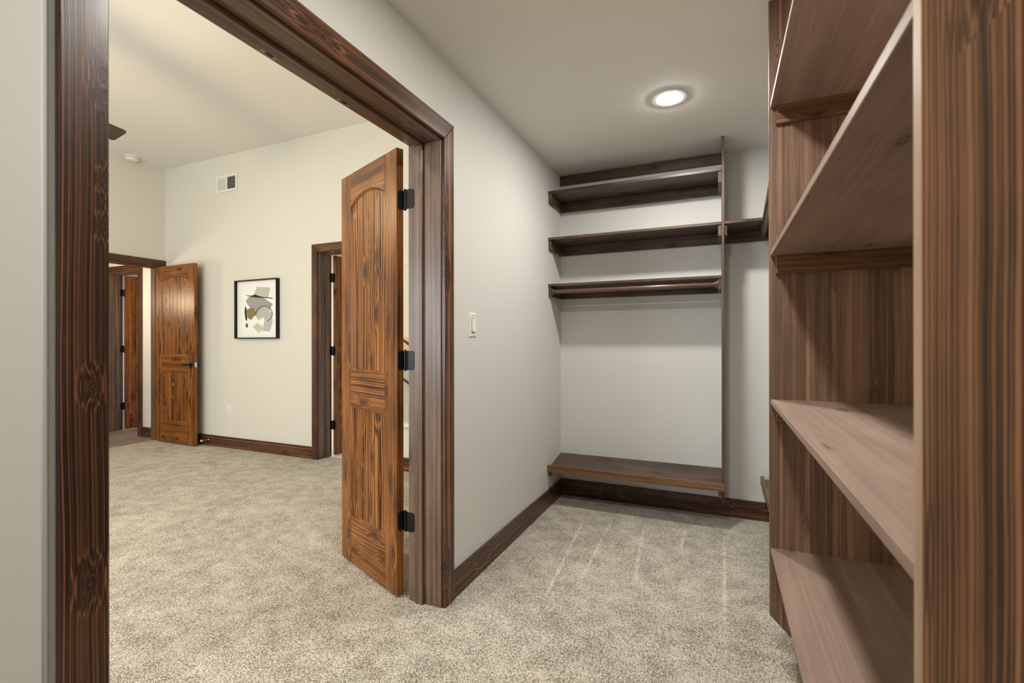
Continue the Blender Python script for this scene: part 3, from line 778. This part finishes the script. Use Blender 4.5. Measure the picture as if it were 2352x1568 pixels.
def fan():
    c = Vector((-2.45, -2.27, HB))
    t = tag(empty('ceiling_fan', c), 'dark bronze ceiling fan blade poking out behind the dark door post', 'fan')
    link('canopy', lathe_bm([(0.075, 0), (0.07, -0.04), (0.03, -0.065)], 2, (0, 0, 0), 28), M['fan'], t)
    link('downrod', lathe_bm([(0.013, -0.06), (0.013, -0.56)], 2, (0, 0, 0), 16), M['fan'], t)
    link('motor', lathe_bm([(0.04, -0.54), (0.10, -0.58), (0.115, -0.63), (0.115, -0.69), (0.09, -0.73), (0.06, -0.75)], 2, (0, 0, 0), 32), M['fan'], t)
    link('light_globe', lathe_bm([(0.055, -0.752), (0.09, -0.775), (0.10, -0.80), (0.085, -0.835), (0.04, -0.85)], 2, (0, 0, 0), 32), M['globe'], t, smooth=True)
    zb = -0.682
    base_a = math.atan2(-1.63-(-2.27), -2.592-(-2.45))
    for k in range(3):
        a = base_a+k*2*math.pi/3
        pts = [(0.14, -0.05), (0.22, -0.062), (0.625, -0.075), (0.645, -0.070), (0.655, -0.055), (0.672, 0.055), (0.668, 0.070), (0.655, 0.075), (0.22, 0.062), (0.14, 0.05)]
        bm = prism_bm(pts, 2, -0.004, 0.004)
        bmesh.ops.rotate(bm, verts=bm.verts, cent=(0, 0, 0), matrix=Matrix.Rotation(math.radians(-14), 3, 'X'))
        bmesh.ops.rotate(bm, verts=bm.verts, cent=(0, 0, 0), matrix=Matrix.Rotation(a, 3, 'Z'))
        bmesh.ops.translate(bm, verts=bm.verts, vec=(0, 0, zb))
        b = link('blade', bm, M['fan'], t)
        bm = box_bm((0.09, -0.018, -0.006), (0.19, 0.018, 0.0), 0.001)
        bmesh.ops.rotate(bm, verts=bm.verts, cent=(0, 0, 0), matrix=Matrix.Rotation(a, 3, 'Z')); bmesh.ops.translate(bm, verts=bm.verts, vec=(0, 0, zb-0.004))
        link('blade_arm', bm, M['fan'], b)
fan()

def door_stop():
    t = tag(empty('door_stop', (-4.19, YP-BT, 0.068)), 'small spring door stop with white tip on the baseboard behind the far door', 'door stop')
    link('base_cap', lathe_bm([(0.010, 0), (0.010, -0.004), (0.006, -0.008)], 1, (0, 0, 0), 14), M['steel'], t)
    link('spring_rod', lathe_bm([(0.0045, -0.006), (0.0045, -0.070)], 1, (0, 0, 0), 12), M['steel'], t)
    link('rubber_tip', lathe_bm([(0.009, -0.068), (0.011, -0.074), (0.011, -0.084), (0.007, -0.088)], 1, (0, 0, 0), 14), M['white'], t)
door_stop()

def flat(name, col, rough=0.8): return plain(name, col, rough)
def picture():
    x0, x1, z0, z1 = -3.722, -3.078, 1.208, 1.838
    xc, zc = (x0+x1)/2, (z0+z1)/2
    t = tag(empty('framed_picture', (xc, YP, zc)), 'black framed abstract grey and ochre print on the cream bedroom wall', 'picture')
    w, h, b, d = (x1-x0)/2, (z1-z0)/2, 0.012, 0.042
    for nm, lo, hi in (('frame_side', (-w, -d, -h), (-w+b, -0.001, h)), ('frame_side', (w-b, -d, -h), (w, -0.001, h)), ('frame_side', (-w+b, -d, -h), (w-b, -0.001, -h+b)), ('frame_side', (-w+b, -d, h-b), (w-b, -0.001, h))):
        link(nm, box_bm(lo, hi, 0.001), M['black'], t)
    yb = -0.012
    art = link('art_print', box_bm((-w+b, yb, -h+b), (w-b, -0.002, h-b)), M['paper'], t)
    # printed shapes, in crop pixels of the picture: map bilinearly from the four inner corners
    TL, TR, BL, BR = (243, 990), (585, 968), (250, 1480), (592, 1478)
    def inv(px, py):
        s, q = 0.5, 0.5
        for _ in range(12):
            X = (1-s)*(1-q)*TL[0]+s*(1-q)*TR[0]+(1-s)*q*BL[0]+s*q*BR[0]; Y = (1-s)*(1-q)*TL[1]+s*(1-q)*TR[1]+(1-s)*q*BL[1]+s*q*BR[1]
            s += (px-X)/345; q += (py-Y)/500
        return (-w+b+s*(2*w-2*b), h-b-q*(2*h-2*b))
    lay = [0]
    def shape(pts, mat):
        lay[0] += 1
        bm = bmesh.new(); y = yb-0.0002*lay[0]
        f = bm.faces.new([bm.verts.new((p[0], y, p[1])) for p in (inv(*q) for q in pts)])
        if f.normal.y > 0 or f.calc_area() and (f.normal_update() or f.normal.y > 0): bmesh.ops.reverse_faces(bm, faces=[f])
        link('print_shape', bm, mat, art)
    g1, g2, g3, ol, oc, bk = flat('pale_olive_ink', (0.52, 0.51, 0.43)), flat('mid_grey_ink', (0.33, 0.33, 0.31)), flat('pale_grey_ink', (0.46, 0.47, 0.46)), flat('beige_ink', (0.55, 0.54, 0.46)), flat('ochre_ink', (0.24, 0.18, 0.08)), flat('black_ink', (0.012, 0.012, 0.012))
    shape([(410, 1032), (527, 1040), (505, 1135), (385, 1110)], g1)
    shape([(345, 1120), (400, 1095), (470, 1130), (545, 1185), (525, 1235), (470, 1290), (430, 1325), (405, 1290), (318, 1160)], g2)
    shape([(440, 1235), (480, 1200), (530, 1232), (505, 1280), (430, 1325), (410, 1290)], g3)
    shape([(470, 1262), (540, 1250), (545, 1350), (525, 1425), (465, 1422), (480, 1330)], g3)
    shape([(332, 1228), (385, 1214), (408, 1272), (366, 1326), (334, 1302)], oc)
    shape([(420, 1350), (478, 1395), (432, 1438), (382, 1385)], ol)
    shape([(300, 1102), (370, 1111), (400, 1101), (425, 1112), (470, 1124), (545, 1131), (545, 1138), (430, 1128), (385, 1124)], bk)
    shape([(314, 1205), (323, 1212), (330, 1245), (333, 1328), (320, 1326), (311, 1260)], bk)
    shape([(323, 1355), (338, 1356), (337, 1368), (344, 1386), (325, 1391)], bk)
    arc = []
    for i in range(25):
        a = math.radians(185-i*10.5); arc.append((475+71*math.cos(a), 1272-70*math.sin(a)))
    arc2 = []
    for i in range(24, -1, -1):
        a = math.radians(185-i*10.5); arc2.append((475+67*math.cos(a), 1272-66*math.sin(a)))
    for i in range(24): pass
    lay[0] += 1; bm = bmesh.new(); y = yb-0.0002*lay[0]
    A = [bm.verts.new((inv(*p)[0], y, inv(*p)[1])) for p in arc]; B = [bm.verts.new((inv(*p)[0], y, inv(*p)[1])) for p in reversed(arc2)]
    for i in range(24): bm.faces.new((A[i], A[i+1], B[i+1], B[i]))
    link('print_shape', bm, bk, art)
picture()

def gap_panel():  # unidentified object, drawn as a flat panel with colour bands
    x0, x1, z0, z1 = -1.66, -0.72, 0.408, 1.874
    xc, zc = (x0+x1)/2, (z0+z1)/2
    t = tag(empty('wall_panel', (xc, YP, zc)), 'tall pale panel with dark diagonal bands glimpsed through the hinge gap', 'picture')
    w, h = (x1-x0)/2, (z1-z0)/2
    link('panel_body', box_bm((-w, -0.030, -h+0.03), (w, -0.001, h-0.004), 0.001), M['cv0'], t)
    link('panel_frame', box_bm((-w, -0.034, h-0.004), (w, -0.001, h), 0.0005), M['steel'], t)
    link('panel_ledge', box_bm((-w, -0.045, -h), (w, -0.001, -h+0.029), 0.001), M['whitep'], t)
    y = -0.0302
    def quad(pts, mat, k):
        bm = bmesh.new(); vs_ = [bm.verts.new((p[0]-xc, y-0.0002*k, p[1]-zc)) for p in pts]; f = bm.faces.new(vs_); f.normal_update()
        if f.normal.y > 0: bmesh.ops.reverse_faces(bm, faces=[f])
        link('colour_band', bm, M[mat], t)
    # around x in [-1.535, -1.445]
    quad([(-1.65, 1.215), (-0.73, 1.215), (-0.73, 1.03), (-1.65, 1.03)], 'cv1', 1)
    quad([(-1.65, 1.03), (-0.73, 1.03), (-0.73, 0.72), (-1.65, 0.72)], 'cv2', 1)
    quad([(-1.65, 0.72), (-0.73, 0.72), (-0.73, 0.45), (-1.65, 0.45)], 'cv3', 1)
    quad([(-1.56, 1.235), (-1.56, 1.215), (-1.40, 1.115), (-1.40, 1.15)], 'cv4', 2)
    quad([(-1.56, 1.125), (-1.56, 1.105), (-1.40, 1.0), (-1.40, 1.03)], 'cv4', 2)
    quad([(-1.56, 0.885), (-1.56, 0.86), (-1.40, 0.765), (-1.40, 0.80)], 'cv4', 3)
for nm, c in (('cv0', (0.70, 0.66, 0.52)), ('cv1', (0.72, 0.45, 0.22)), ('cv2', (0.42, 0.42, 0.38)), ('cv3', (0.50, 0.47, 0.40)), ('cv4', (0.05, 0.04, 0.025))): M[nm] = plain('panel_colour_'+nm[-1], c, 0.7)
gap_panel()

# bedroom window (out of view; lets the daylight in)
def window():
    t = tag(empty('window_1', ((WX0+WX1)/2, -5.3, WZ0)), 'bedroom window with dark wood frame', 'window', kind='structure')
    o = ((WX0+WX1)/2, -5.3, WZ0)
    for lo, hi, ax in (((WX0, -5.27, WZ0), (WX0+0.05, -5.25, WZ1), 2), ((WX1-0.05, -5.27, WZ0), (WX1, -5.25, WZ1), 2), ((WX0, -5.27, WZ0), (WX1, -5.25, WZ0+0.05), 0), ((WX0, -5.27, WZ1-0.05), (WX1, -5.25, WZ1), 0), ((-2.22, -5.27, WZ0), (-2.18, -5.25, WZ1), 2)):
        board('window_frame', lo, hi, ax, 'trim', t, o)
window()
